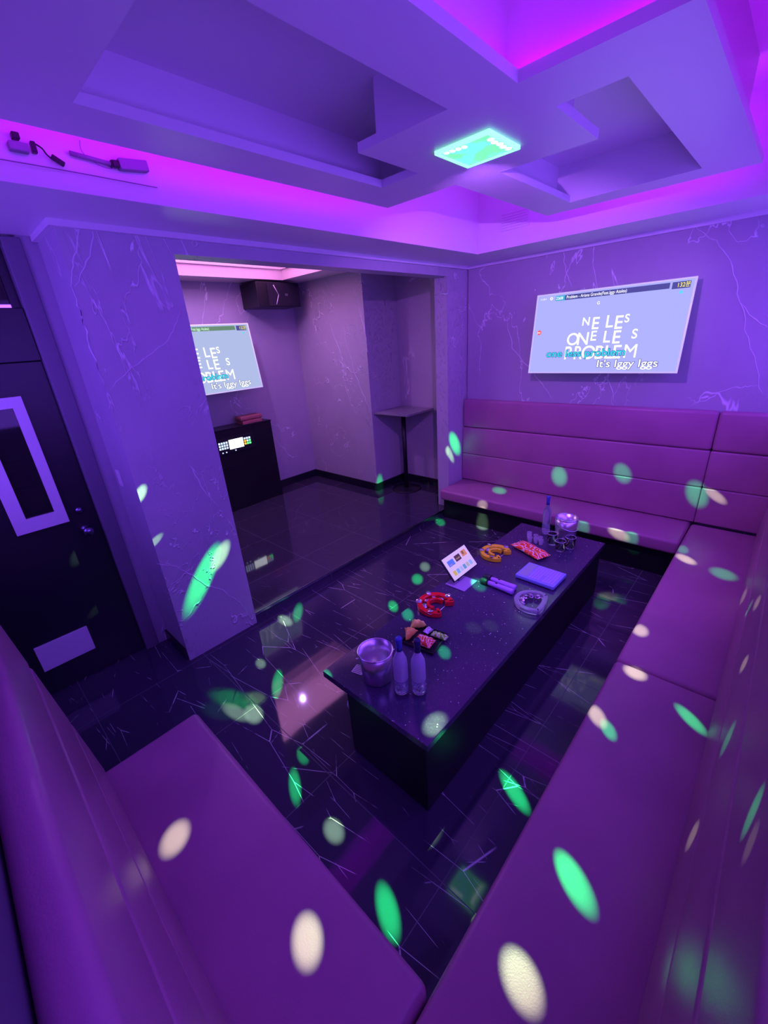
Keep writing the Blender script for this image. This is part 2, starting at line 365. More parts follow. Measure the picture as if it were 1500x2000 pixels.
# left wall: pillar, header, jamb
bm=bmesh.new()
slab(bm,[-3.22,-2.95,XA],[.715,1.28],lambda x,y:True,0,2.9)
obj('p',bm,STONE).name='wall_left'; struct(bpy.data.objects['wall_left'])
wl=bpy.data.objects['wall_left']
box('wall_header',STONE,(-2.975,XA,1.28,4.056,2.645,2.9),wl)
box('wall_jamb',STONE,(-2.975,XA,4.056,4.6,0,2.9),wl)
# far wall
struct(box('wall_far',STONE2,(-2.8,.3,YF,YF+.12,0,3.34)))
# walls behind the near and right benches; right one cut low, admitting world fill
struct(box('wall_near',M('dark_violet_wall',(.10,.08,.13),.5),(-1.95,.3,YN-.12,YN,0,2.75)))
struct(box('wall_right',STONE2,(XR,XR+.12,YN,YF,0,1.42)))
# alcove shell
struct(box('wall_alcove_back',STONE2,(-5.52,-5.40,1.0,4.0,0,3.1)))
struct(box('wall_alcove_side',STONE,(-5.52,-4.0,4.0,4.75,0,2.95)))
struct(box('wall_niche_back',STONE2,(-4.0,-2.8,4.6,4.75,0,2.95)))
struct(box('wall_alcove_near',STONE2,(-5.52,-3.22,.95,1.05,0,3.1)))
# alcove ceiling with cove opening
bm=bmesh.new()
xs=[-5.45,-5.02,-4.0,-2.95]; ys=[1.0,1.5,3.6,4.75]
slab(bm,xs,ys,lambda x,y: not(-5.02<x<-4.0 and 1.5<y<3.6),2.87,3.0)
slab(bm,[-5.10,-3.92],[1.42,3.68],lambda x,y:True,3.16,3.2)
slab(bm,[-5.10,-5.02,-4.0,-3.92],[1.42,1.5,3.6,3.68],lambda x,y: not(-5.02<x<-4.0 and 1.5<y<3.6),3.0,3.16)
struct(obj('ceiling_alcove',bm,PINKW))
bm=bmesh.new()
slab(bm,[-5.02,-4.995,-4.025,-4.0],[1.5,1.525,3.575,3.6],lambda x,y: not(-4.995<x<-4.025 and 1.525<y<3.575),2.985,3.0)
struct(obj('trim_1',bm,PINKW))
# raised crack lines of the stone covering
CRACKS=[('p', [(-2.816, 0.695, 0.837), (-2.816, 0.81, 0.759), (-2.816, 0.881, 0.659), (-2.816, 0.957, 0.535), (-2.816, 1.073, 0.429), (-2.816, 1.183, 0.247), (-2.816, 1.241, 0.044)]),
('p', [(-2.816, 1.239, 2.343), (-2.816, 1.178, 2.251), (-2.816, 1.112, 2.173), (-2.816, 0.974, 2.097), (-2.816, 0.857, 2.03), (-2.816, 0.738, 1.94)]),
('p', [(-2.816, 0.842, 2.762), (-2.816, 0.789, 2.646), (-2.816, 0.731, 2.529), (-2.816, 0.705, 2.459)]),
('p', [(-2.816, 0.894, 2.746), (-2.816, 0.836, 2.604), (-2.816, 0.721, 2.459)]),
('p', [(-2.816, 0.711, 2.464), (-2.816, 0.712, 2.315), (-2.816, 0.707, 2.138), (-2.816, 0.715, 1.948)]),
('p', [(-2.816, 1.112, 1.323), (-2.816, 1.06, 1.427), (-2.816, 1.12, 1.209), (-2.816, 1.183, 1.072)]),
('s', [(-4.385, 4.0, 2.261), (-4.282, 4.0, 1.757), (-4.169, 4.0, 1.497), (-4.035, 4.0, 1.236)]),
('s', [(-4.646, 4.0, 2.34), (-4.484, 4.0, 1.889), (-4.463, 4.0, 1.49), (-4.357, 4.0, 1.218)]),
('s', [(-4.089, 4.0, 2.474), (-4.01, 4.0, 2.238), (-3.992, 4.0, 1.94)]),
('s', [(-4.149, 4.0, 2.704), (-4.062, 4.0, 2.471), (-4.018, 4.0, 2.18)]),
('f', [(-0.84, 4.44, 2.781), (-0.633, 4.44, 2.611), (-0.505, 4.44, 2.424), (-0.41, 4.44, 2.173), (-0.281, 4.44, 1.842), (-0.134, 4.44, 1.503)]),
('f', [(-0.41, 4.44, 2.173), (-0.311, 4.44, 2.06), (-0.207, 4.44, 1.982)]),
('f', [(-1.804, 4.44, 2.774), (-1.751, 4.44, 2.561), (-1.681, 4.44, 2.426)]),
('f', [(-2.328, 4.44, 2.216), (-2.253, 4.44, 1.912), (-1.889, 4.44, 1.549), (-1.768, 4.44, 1.398)]),
('f', [(-1.279, 4.44, 1.63), (-1.219, 4.44, 1.514), (-1.181, 4.44, 1.398)])]

CRK=M('pale_crack_line',(.72,.72,.76),.45)
for k,pl in CRACKS:
    off={'p':Vector((.0005,0,0)),'s':Vector((0,-.0005,0)),'f':Vector((0,-.0005,0))}[k]
    P=[Vector(p)+off for p in pl]; out=[]
    for i in range(len(P)-1):
        for q in range(5):
            v=P[i].lerp(P[i+1],q/5); L_=(P[i+1]-P[i]).length
            if q: v+=Vector((0 if k=='p' else random.uniform(-.04,.04)*L_,random.uniform(-.04,.04)*L_ if k=='p' else 0,random.uniform(-.04,.04)*L_))
            out.append(v)
    out.append(P[-1]); n=len(out)
    bm=bmesh.new(); tube(bm,out,[.0012+.0035*math.sin(PI*i/(n-1))*random.uniform(.5,1) for i in range(n)],6)
    obj('crack_line',bm,CRK,bpy.data.objects[{'p':'wall_left','s':'wall_alcove_side','f':'wall_far'}[k]])
# skirting in the alcove
bm=bmesh.new()
for b in ((-5.40,-5.385,1.05,4.0,.09,.2),(-5.40,-4.0,3.985,4.0,.09,.2),(-4.0,-3.985,3.985,4.6,.09,.2),(-4.0,-2.975,4.585,4.6,.09,.2),(-2.99,-2.975,4.056,4.6,.09,.2)): bx(bm,*b)
struct(obj('baseboard_alcove',bm,SKIRT))
struct(box('baseboard_left',SKIRT,(-3.2,XA-.02,.700,.715,0,.1)))
# door side: wall plane x=-3.22
bm=bmesh.new()
bx(bm,-3.40,-3.26,-.5,.55,2.76,2.95); 
bx(bm,-3.40,-3.22,.62,.96,0,2.95)
bx(bm,-3.40,-3.22,-.62,-.5,0,2.95)
struct(obj('wall_door_side',bm,STONE2))
struct(box('wall_passage',STONE2,(-3.4,-1.95,-.34,-.28,0,1.42)))
bm=bmesh.new()
bx(bm,-3.34,-3.205,.55,.64,0,2.74,.006); bx(bm,-3.34,-3.205,-.5,.55,2.70,2.75,.006)
fr=struct(obj('trim_door_frame',bm,M('dark_violet_frame',(.16,.15,.19),.35)))
# door
dr=struct(box('door_1',DOORM,(-3.30,-3.25,-.42,.55,.01,2.12),None,.004))
bm=bmesh.new(); 
for b in ((-3.25,-3.24,-.42,.55,2.12,2.40),): bx(bm,-3.31,-3.235,-.42,.55,2.12,2.40,.005)
struct(obj('trim_door_transom_rail',bm,DOORM))
WF=M('white_door_trim',(.62,.60,.66),.3)
bm=bmesh.new()
slab(bm,[.12,.19,.335,.39],[1.15,1.235,1.88,1.94],lambda x,y: not(.19<x<.335 and 1.235<y<1.88),0,.02)
for v in bm.verts: v.co=Vector((-3.25+v.co.z,v.co.x,v.co.y))
bmesh.ops.recalc_face_normals(bm,faces=bm.faces[:])
obj('vision_panel_frame',bm,WF,dr)
box('vision_panel_glass',DGLASS,(-3.252,-3.245,.19,.335,1.235,1.88),dr)
box('vent_plate',WF,(-3.252,-3.236,-.04,.262,.2,.392),dr,.003)
h=bmesh.new()
lathe(h,[(0,0),(.032,0),(.032,.008),(.014,.012),(.014,.04),(.03,.05),(.033,.065),(.026,.08),(0,.083)],20,mat=Matrix.Translation((-3.25,.46,1.06))@Matrix.Rotation(PI/2,4,'Y'))
lathe(h,[(0,0),(.022,0),(.022,.02),(0,.022)],16,mat=Matrix.Translation((-3.25,.46,1.2))@Matrix.Rotation(PI/2,4,'Y'))
obj('door_knob',h,M('dark_metal',(.2,.2,.28),.25,1),dr)
w=struct(box('window_1',DGLASS,(-3.29,-3.28,-.42,.53,2.42,2.70)))
box('glazing_bead',DOORM,(-3.28,-3.262,.505,.55,2.40,2.71),w)
# light switch
t=thing('light_switch','small white switch plate on the side of the pillar beside the black door','switch',(-3.10,.715,1.375))
box('plate',WHITEM,(-.035,.035,-.008,0,-.055,.055),t,.003)
box('rocker',WHITEM,(-.015,.015,-.012,-.008,-.03,.03),t,.002)

# ceiling: ring soffit, upper ceiling, raft
xi0,xi1,yi0,yi1=-2.34,-.22,.25,3.86
bm=bmesh.new()
slab(bm,[-3.34,XA,xi0,xi1,XR+.12],[-.34,.96,yi0+.0,yi1,YF] if yi0>.96 else [-.34,yi0,.96,yi1,YF],lambda x,y: not(xi0<x<xi1 and yi0<y<yi1) and not (x<XA and y>.96),ZS,ZC)
struct(obj('ceiling_soffit',bm,WHITE))
struct(box('ceiling',WHITE,(-3.34,XR+.12,-.34,YF+.1,ZC,ZC+.05)))
bm=bmesh.new()
slab(bm,[XA,XA+.03,XR+.1],[.715,YF-.03,YF],lambda x,y: x<XA+.03 or y>YF-.03,ZS-.03,ZS)
bx(bm,-3.2,XA+.03,.685,.715,ZS-.03,ZS)
struct(obj('trim_2',bm,WHITEM))
cxR,cyR=-1.2195,2.008
OX0,OX1,OY0,OY1=-2.07,-.369,.36,3.54
NX0,NY0=-1.57,2.35; NX1,NY1=2*cxR-NX0,2*cyR-NY0
def outl(x,y,m=0):
    if not(OX0+m<x<OX1-m and OY0+m<y<OY1-m): return False
    if x<NX0+m and y>NY0-m: return False
    if x>NX1-m and y<NY1+m: return False
    return True
def holeA(x,y):
    return (-1.83<x<-1.115 and .62<y<1.62) or (-1.83<x<-1.58 and .62<y<2.04) or (-1.325<x<-.61 and 2.39<y<3.33) or (-.85<x<-.61 and 1.93<y<3.33)
def holeB(x,y):
    return (-1.92<x<-1.115 and .62<y<1.62) or (-1.92<x<-1.468 and .62<y<2.14) or (-1.42<x<-.61 and 2.39<y<3.33) or (-.97<x<-.61 and 1.93<y<3.33)
m=.10
XS=sorted({OX0,OX0+m,OX1-m,OX1,NX0,NX0+m,NX1,NX1-m,-1.83,-1.115,-1.58,-1.325,-.61,-.85,-1.92,-1.468,-1.42,-.97})
YS=sorted({OY0,OY0+m,OY1-m,OY1,NY0,NY0-m,NY1,NY1+m,.62,1.62,2.04,2.39,3.33,1.93,2.14})
bm=bmesh.new()
slab(bm,XS,YS,lambda x,y: outl(x,y) and not holeA(x,y),2.85,2.885)
slab(bm,XS,YS,lambda x,y: outl(x,y,m) and not holeB(x,y),2.885,3.06)
slab(bm,XS,YS,lambda x,y: outl(x,y,m),3.06,3.30)
struct(obj('ceiling_raft',bm,WHITE))
# LED strips lying on the raft's rim
LEDM=M('magenta_led',(.1,0,.1),.5,emit=MAG,es=LED*1.25)
t=thing('led_strip','magenta light strip lying on top of the dropped ceiling panel rim','light strip',(0,0,2.887))
LEDW=M('dimmer_magenta_led',(.1,0,.1),.5,emit=MAG,es=LED*.42)
def led(x0,x1,y0,y1,mt=None):
    box('led_segment',mt or LEDM,(x0,x1,y0,y1,0,.012),t)
s=.03; q=.05
led(OX0+q,OX0+q+s,OY0+q,NY0-q); led(OX0+q,NX0+q,NY0-q-s,NY0-q) ; led(NX0+q,NX0+q+s,NY0-q,OY1-q)
led(NX0+q,OX1-q,OY1-q-s,OY1-q); led(OX1-q-s,OX1-q,NY1+q,OY1-q,LEDW); led(NX1-q,OX1-q,NY1+q,NY1+q+s,LEDW)
led(NX1-q-s,NX1-q,OY0+q,NY1+q,LEDW); led(OX0+q,NX1-q,OY0+q,OY0+q+s)
# air vent in the cove face
t=thing('air_vent','pale slatted air grille high in the lit cove above the far wall','vent',(-1.985,yi1,2.95))
box('frame',WHITEM,(-.13,.13,-.012,0,-.07,.07),t,.002)
for k in range(6): box('slat',WHITEM,(-.115,.115,-.024,-.010,-.052+k*.019,-.046+k*.019),t)
# party lamp in the raft
t=thing('ceiling_light','square glowing green party lamp panel set in the middle of the ceiling','light',(-1.234,2.021,2.85))
gm=M('green_lamp_cover',(.2,.9,.4),.3,emit=(.25,1,.35),es=1.2); N,Lk,b=nz(gm)
v=mapping(N,Lk,(1,1,1)); n1=noise(N,Lk,9,2,.5,v); 
Lk.new(mixc(N,Lk,ramp(N,Lk,n1,.45,.6),(.12,.85,.18),(.12,.80,.55)),b.inputs['Emission Color'])
bm=bmesh.new(); slab(bm,[-.135,-.12,.12,.135],[-.135,-.12,.12,.135],lambda x,y: abs(x)>.12 or abs(y)>.12,-.014,0)
obj('frame',bm,M('green_edge',(.2,.6,.4),.2,emit=(.25,1,.4),es=1.3),t)
box('cover',gm,(-.12,.12,-.12,.12,-.010,-.002),t)
lens=M('white_lamp_beam',(1,1,1),.3,emit=(.85,1,.9),es=2.5)
for k in range(4):
    bm=bmesh.new(); lathe(bm,[(0,-.012),(.010,-.0115),(.012,-.010)],12,c=(0,0,0)); o=obj('lens',bm,lens,t,loc=(-.095+k*.028,-.1+k*.004,0)); o.scale=(1,1.3,1)
for k in range(5):
    bm=bmesh.new(); lathe(bm,[(0,-.012),(.013,-.0115),(.015,-.010)],12,c=(0,0,0)); o=obj('lens',bm,lens,t,loc=(.1-.005*(k%2),-.06+k*.038,0)); o.scale=(1,1.1,1)
# wiring and boxes in the left cove
def cable(name,label,pts,r,mat=BLACKP):
    bm=bmesh.new()
    P=[Vector(p) for p in pts]; out=[]
    for i in range(len(P)-1):
        a,b,c,d=P[max(i-1,0)],P[i],P[i+1],P[min(i+2,len(P)-1)]
        for k in range(6):
            u=k/6; out.append(.5*((2*b)+(c-a)*u+(2*a-5*b+4*c-d)*u*u+(3*b-a-3*c+d)*u**3))
    out.append(P[-1]); tube(bm,out,r); return tag(obj(name,bm,mat),label,'cable')
xc=xi0+.004
PV=M('violet_plastic',(.25,.2,.3),.5)
t=thing('power_adapter','flat power adapter clipped along the left cove, rightmost of the cove wiring','adapter',(xc,.96,2.878),rot=(.10,0,0))
box('body',PV,(0,.035,-.06,.06,-.02,.02),t,.004); box('plug',BLACKP,(.005,.03,-.085,-.06,-.012,.012),t,.003)
t=thing('light_tube','slim dark tube fixed level along the left cove','tube light',(xc+.012,.80,2.873))
bm=bmesh.new(); tube(bm,[(0,-.075,.006),(0,.075,-.004)],.009); obj('tube',bm,PV,t)
box('end_cap',BLACKP,(-.012,.012,.07,.09,-.016,.010),t,.003)
t=thing('junction_box','dark junction box on the left cove nearest the picture edge','junction box',(xc,.555,2.862))
box('body',PV,(0,.03,-.03,.03,-.014,.014),t,.003); box('connector',BLACKP,(0,.03,-.012,.012,.024,.044),t,.003)
t=thing('wire_connector','small upright black wire connector on the left cove beside the junction box','connector',(xc,.605,2.873))
box('body',BLACKP,(0,.02,-.008,.008,-.018,.018),t,.002)
t=thing('inline_plug','black inline plug hanging at a slant below the tube on the left cove','plug',(xc+.01,.672,2.842),rot=(-.5,0,0))
box('body',BLACKP,(0,.02,-.022,.022,-.008,.008),t,.003)
cable('cable','thin black cable looping from the wire connector down to the inline plug',[(xc+.012,.615,2.885),(xc+.02,.63,2.872),(xc+.018,.64,2.856),(xc+.016,.655,2.845)],.003)
cable('cable','thin cable drooping in a loop under the tube light on the left cove',[(xc+.012,.80,2.868),(xc+.02,.83,2.852),(xc+.02,.87,2.85),(xc+.012,.88,2.862)],.0018,PV)
cable('cable','thin cable hanging down from the panel rim above the tube light',[(xc+.012,.775,2.93),(xc+.012,.77,2.90),(xc+.012,.785,2.872)],.0015,PV)
cable('cable','cable lying straight along the bottom of the left cove',[(xc+.008,.42,2.815),(xc+.008,.7,2.817),(xc+.008,1.05,2.815)],.002,PV)

# ---------------- benches ----------------
def cushion(name,b,parent,bev=.028):
    o=box(name,LEATHER,b,parent,bev,4,True); return o
def panel_row(parent,axis,a0,a1,w0,slant,sgn,splits=(),back=.09):
    """three stacked backrest panels; axis 'x': panel runs along x facing -y; axis 'y': runs along y facing -x (sgn) """
    zz=[.385,.716,1.04,1.37]
    cuts=[a0,*splits,a1]
    for i in range(3):
        for c0,c1 in zip(cuts,cuts[1:]):
            bm=bmesh.new(); z0,z1=zz[i],zz[i+1]
            bx(bm,c0+.001,c1-.001,0,.085,z0+.001,z1-.001,.028 if i==2 else .014,4)
            for v in bm.verts:
                d=v.co.y+slant*(v.co.z-.38)
                if v.co.y>.0425: d=back-(.085-v.co.y)
                if axis=='x': v.co=Vector((v.co.x,w0+sgn*d,v.co.z))
                else: v.co=Vector((w0+sgn*d,v.co.x,v.co.z))
            bmesh.ops.recalc_face_normals(bm,faces=bm.faces[:])
            obj('backrest_panel',bm,LEATHER,parent,True)
t=thing('bench','long mauve padded bench against the far wall below the television','bench')
cushion('seat_cushion',(-2.81,-.384,3.855,4.40,.255,.38),t)
panel_row(t,'x',-2.81,.165,4.34,.02,1,(-.365,),.098)
box('base',BLACK,(-2.80,-.42,3.93,4.42,0,.253),t)
t=thing('bench','long mauve padded bench along the right side, running from far corner to near corner','bench')
cushion('seat_cushion',(-.378,.10,2.145,4.335,.255,.38),t)
cushion('seat_cushion',(-.378,.10,-.02,2.141,.255,.38),t)
panel_row(t,'y',0.02,4.33,.067,.065,1,(),.101)
box('base',BLACK,(-.31,.16,-.1,4.40,0,.253),t)
t=thing('bench','short mauve padded bench in the foreground at lower left, facing the table end','bench')
cushion('seat_cushion',(-1.91,-.386,-.06,.44,.255,.38),t)
panel_row(t,'x',-1.91,.06,.014,.1,-1,(),.172)
box('base',BLACK,(-1.84,-.40,-.12,.37,0,.253),t)

# ---------------- televisions ----------------
SCR=M('screen_glow_violet',(0,0,0),.6,spec=.05,emit=(.36,.37,.90),es=.95)
SCR2=M('screen_glow_grey',(0,0,0),.6,spec=.05,emit=(.36,.42,.66),es=.95)
TW=M('text_white',(0,0,0),.5,emit=(1,1,1),es=1.0)
TC=M('text_cyan',(0,0,0),.5,emit=(.02,.62,.72),es=1)
TD=M('text_outline',(0,0,0),.5,emit=(.03,.06,.25),es=.7)
TB=M('title_bar_navy',(0,0,0),.5,emit=(.05,.06,.25),es=.9)
TBG=M('title_bar_green',(0,0,0),.5,emit=(.10,.22,.12),es=.9)
TY=M('text_yellow',(0,0,0),.5,emit=(.9,.85,.02),es=1)
TG=M('text_palegreen',(0,0,0),.5,emit=(.6,1,.6),es=1)
TR=M('badge_red',(0,0,0),.5,emit=(.8,.06,.04),es=1)
TN=M('number_cyan',(0,0,0),.5,emit=(.02,.35,.55),es=.9)
FRM=M('glowing_white_tv_frame',(.55,.56,.66),.3,emit=(.8,.85,1),es=.35)  # weak emission brightens the bezel, though it is no lamp
def tv(label,loc,rot,W_,H_,scr,second=False):
    t=thing('television',label,'television',loc,rot=rot)
    box('back',BLACKP,(-W_/2+.02,W_/2-.02,.0,.035,-H_/2+.02,H_/2-.02),t,.004)
    b=bmesh.new(); fr=.012
    slab(b,[-W_/2,-W_/2+fr,W_/2-fr,W_/2],[-H_/2,-H_/2+fr,H_/2-fr,H_/2],lambda x,y: abs(x)>W_/2-fr or abs(y)>H_/2-fr,0,.022)
    for v in b.verts: v.co=Vector((v.co.x,-.022+v.co.z,v.co.y))
    bmesh.ops.recalc_face_normals(b,faces=b.faces[:]); obj('frame',b,FRM,t)
    s=box('screen',scr,(-W_/2+fr,W_/2-fr,-.018,0,-H_/2+fr,H_/2-fr),t)
    U=lambda u:(u-.5)*W_; V=lambda v:(v-.5)*H_
    def T(n,body,u,v,h,mat,y=-.021,sx=1.,bold=0.):  # h = cap height as a fraction of H
        return text(n,body,h*H_/.70,mat,s,(U(u),y,V(v)),sx=sx,bold=bold)
    y0=-.0195
    bar=box('title_bar',TBG if second else TB,(U(.212),U(.862),y0,-.018,V(.905),V(.965)),s)
    box('number_box',TN,(U(.143),U(.212),y0,-.018,V(.905),V(.965)),s)
    T('song_number','22608',.147,.917,.036,TW,sx=.72)
    T('song_title','Problem - Ariana Grande(Feat.Iggy Azalea)',.222,.919,.036,TG if second else TW,sx=.80)
    box('minutes_box',TB,(U(.875),U(.972),y0,-.018,V(.895),V(.965)),s)
    T('minutes','132분',.90,.91,.044,TY,sx=.85)
    T('clock_time','11:15.4',.028,.93,.022,TW,sx=.9)
    b=bmesh.new(); lathe(b,[(.6,0),(1,0),(1,.05),(.6,.05),(.6,0)],20)
    o=obj('clock_ring',b,TW,s,loc=(U(.112),y0,V(.94)),rot=(PI/2,0,0)); o.scale=(.013,.013,.01)
    T('clock_hands','L',.106,.928,.022,TW)
    b=bmesh.new(); prism(b,[(-.014,-.01),(.014,-.01),(0,.014)],0,.001); obj('play_mark',b,TC,s,loc=(U(.929),y0,V(.86)),rot=(PI/2,0,0))
    T('letter','G',.44,.815,.035,TW)
    L=[('N',.358,.58,.095),('E',.425,.53,.14),('L',.516,.54,.14),('E',.573,.517,.15),('S',.635,.585,.09),
       ('O',.266,.352,.145),('N',.338,.349,.15),('E',.43,.395,.115),('L',.516,.366,.135),('E',.575,.351,.148),('S',.695,.398,.105),
       ('P',.262,.176,.16),('R',.33,.176,.16),('O',.385,.176,.16),('B',.475,.176,.155),('L',.54,.176,.155),('E',.592,.176,.155),('M',.66,.18,.155)]
    for ch,u,v,h in L: T('letter',ch,u,v,h,TW,bold=(0 if ch=='M' else .0014),sx=.82 if ch in 'RP' else .95)
    for (body,u,v,h,m) in (('one less problem',.128,.208,.086,TC),("It's Iggy Iggs",.502,.072,.088,TW)):
        T('lyric_outline',body,u,v,h,TD,y=-.0215,bold=.0042,sx=1.15)
        T('lyric_line',body,u,v,h,m,y=-.0225,bold=.0006,sx=1.15)
    b=bmesh.new(); lathe(b,[(0,.001),(.02,.001),(.02,0)],24)
    obj('badge',b,TR,s,loc=(U(.05),y0,V(.526)),rot=(PI/2,0,0))
    T('badge_letters','MV',.036,.51,.028,TW,sx=.8)
    box('wall_bracket',BLACKP,(-.15,.15,.035,.30 if second else .12,-.10,.10),t)
    return t
tv('large wall television with violet song screen above the far bench',(-1.328,4.31,2.027),(-.1428,0,0),1.27,.71,SCR)
tv('wall television half hidden behind the pillar, in the stage alcove',(-5.09,2.37,2.005),(-.13,0,-PI/2*-1),1.38,.775,SCR2,True)
cable('cable','short black cable dangling below the alcove television',[(-5.385,2.30,1.62),(-5.37,2.38,1.585),(-5.38,2.46,1.60)],.012)
# ---------------- console and things in the alcove ----------------
t=thing('karaoke_cabinet','tall black cabinet with lit keypad standing against the alcove wall under the television','cabinet',(-5.11,2.62,.09))
box('body',BLACK,(-.285,0,-.52,.52,0,1.075),t,.006)
box('top_panel',BLACKP,(-.285,.006,-.525,.525,1.075,1.09),t,.004)
kp=box('control_panel',BLACKP,(0,.012,-.40,.22,.78,.98),t,.003)
DSP=M('lcd_white',(0,0,0),.4,emit=(.9,.95,1),es=2.2); KW=M('key_blue_white',(0,0,0),.4,emit=(.55,.65,1),es=1.2)
KO=M('key_orange',(0,0,0),.4,emit=(1,.35,.02),es=1.6); KG=M('key_green',(0,0,0),.4,emit=(.1,1,.2),es=1.8)
box('display',DSP,(.012,.016,-.145,.055,.825,.945),kp)
for i in range(4):
    for j in range(3): box('key',KW,(.012,.017,-.285+i*.033,-.263+i*.033,.842+j*.034,.866+j*.034),kp)
for i in range(3):
    for j in range(3):
        m=KW if (j==2 or (i==0 and j==2) ) else (KO if i==0 else KG if i==2 or j==0 else KW)
        box('key',m,(.012,.017,.070+i*.034,.094+i*.034,.842+j*.034,.866+j*.034),kp)
for i in range(3): 
    b=bmesh.new(); lathe(b,[(0,.006),(.007,.006),(.009,0)],10); obj('indicator',b,KW,kp,loc=(.012,-.25+i*.05+(i==2)*.08,.80),rot=(0,PI/2,0))
box('shelf_slot',M('dark_grey_metal',(.12,.12,.16),.3,1),(0,.004,-.5,.0,.60,.606),t)
t=thing('wooden_box','two stacked reddish brown boxes on top of the black cabinet','box',(-5.14,2.86,1.18))
RB=M('reddish_brown_wood',(.36,.10,.10),.4); N,Lk,b=nz(RB); v=mapping(N,Lk,(2,14,14)); Lk.new(mixc(N,Lk,noise(N,Lk,3,4,.6,v),(.24,.06,.07),(.50,.18,.18)),b.inputs['Base Color'])
box('lower_tray',RB,(-.13,.03,-.13,.16,.001,.045),t,.008,3); box('lid',RB,(-.14,.03,-.15,.17,.047,.105),t,.018,3)
# speaker
t=thing('speaker','black wall loudspeaker with pale chevron mounted high in the alcove corner','speaker',(-5.02,3.52,2.70))
box('cabinet',BLACKP,(-.375,0,-.32,.32,-.135,.145),t,.006); box('grille',M('speaker_cloth',(.015,.013,.03),.9),(0,.012,-.17,.31,-.127,.137),t,.004)
b=bmesh.new()
for (a,c) in (((-.03,.11),(.03,.0)),((.03,.0),(-.02,-.11))):
    tube(b,[(0,a[0],a[1]),(0,c[0],c[1])],.005,6)
obj('chevron',b,M('pale_chrome_strip',(.75,.75,.85),.3,.3),t,loc=(.016,-.05,0))
text('lettering','B8',.04,M('faint_lettering',(.3,.3,.4),.5),t,(.0135,.08,-.01),(PI/2,0,PI/2))
# bar table in the niche
t=thing('bar_table','tall grey square topped bar table on a single post in the wall niche','bar table',(-3.71,4.30,.09))
GT=M('grey_table_laminate',(.22,.21,.25),.3)
box('table_top',GT,(-.265,.31,-.28,.27,1.085,1.11),t,.004)
b=bmesh.new(); tube(b,[(0,0,.02),(0,0,1.085)],.03,16); obj('post',b,BLACKP,t)
b=bmesh.new(); lathe(b,[(0,0),(.20,0),(.205,.006),(.19,.014),(.05,.022),(0,.022)],40); obj('base_plate',b,BLACKP,t)
# ---------------- the coffee table ----------------
t=thing('coffee_table','long low black table with speckled granite top in the middle of the room','table',(-1.17,2.17,0))
box('table_top',GRANITE,(-.356,.356,-1.176,1.182,.42,.46),t,.003)
box('base',BLACK,(-.175,.34,-1.17,1.15,0,.42),t,.003)
Z0=.461
t=thing('wall_hook','small white plastic fitting on the left face of the black table base','hook',(-1.345,1.03,.27))
bm=bmesh.new(); lathe(bm,[(0,-.02),(.018,-.018),(.022,0),(.018,.02),(0,.024)],16); o=obj('cap',bm,WHITEM,t,loc=(-.016,0,.03))
bm=bmesh.new(); tube(bm,[(-.014,0,.02),(-.022,0,-.02),(-.012,0,-.05),(-.004,0,-.06)],.008); obj('stem',bm,WHITEM,t)
# ice buckets
def bucket(label,x,y,hgt,r0,r1,hang):
    t=thing('ice_bucket',label,'ice bucket',(x,y,Z0),group=None)
    bm=bmesh.new(); w=.004
    lathe(bm,[(0,0),(r0-.006,0),(r0,.006),(r0+(r1-r0)*.5,hgt*.5),(r1,hgt-.004),(r1-w,hgt-.004),(r0+(r1-r0)*.5-w,hgt*.5),(r0-w,.010),(0,.010)],48)
    obj('body',bm,STEEL,t,True)
    bm=bmesh.new(); tube(bm,[((r1)*math.cos(a),(r1)*math.sin(a),hgt-.003) for a in [2*PI*i/48 for i in range(48)]],.0045,8,closed=True); obj('rim',bm,CHROME,t,True)
    for s in (-1,1):
        bm=bmesh.new(); tube(bm,[(0,s*(r1-.002),hgt-.03),(0,s*(r1+.012),hgt-.03)],.005,8); obj('handle_mount',bm,CHROME,t).rotation_euler=(0,0,hang)
    pts=[]
    for i in range(17):
        a=PI*i/16; px,py,pz=(r1+.012)*math.cos(a),(r1+.012)*math.sin(a),-.055*math.sin(a)
        pts.append((py,-px,hgt-.03+pz))
    bm=bmesh.new(); tube(bm,pts,.0025,6); o=obj('handle',bm,CHROME,t); o.rotation_euler=(0,0,hang)
    return t
bucket('stainless steel ice bucket at the near end of the table beside two frosted bottles',-1.262,1.152,.18,.077,.090,2.6)
bucket('stainless steel ice bucket at the far end of the table beside one bottle',-1.100,3.262,.19,.080,.088,-.5)
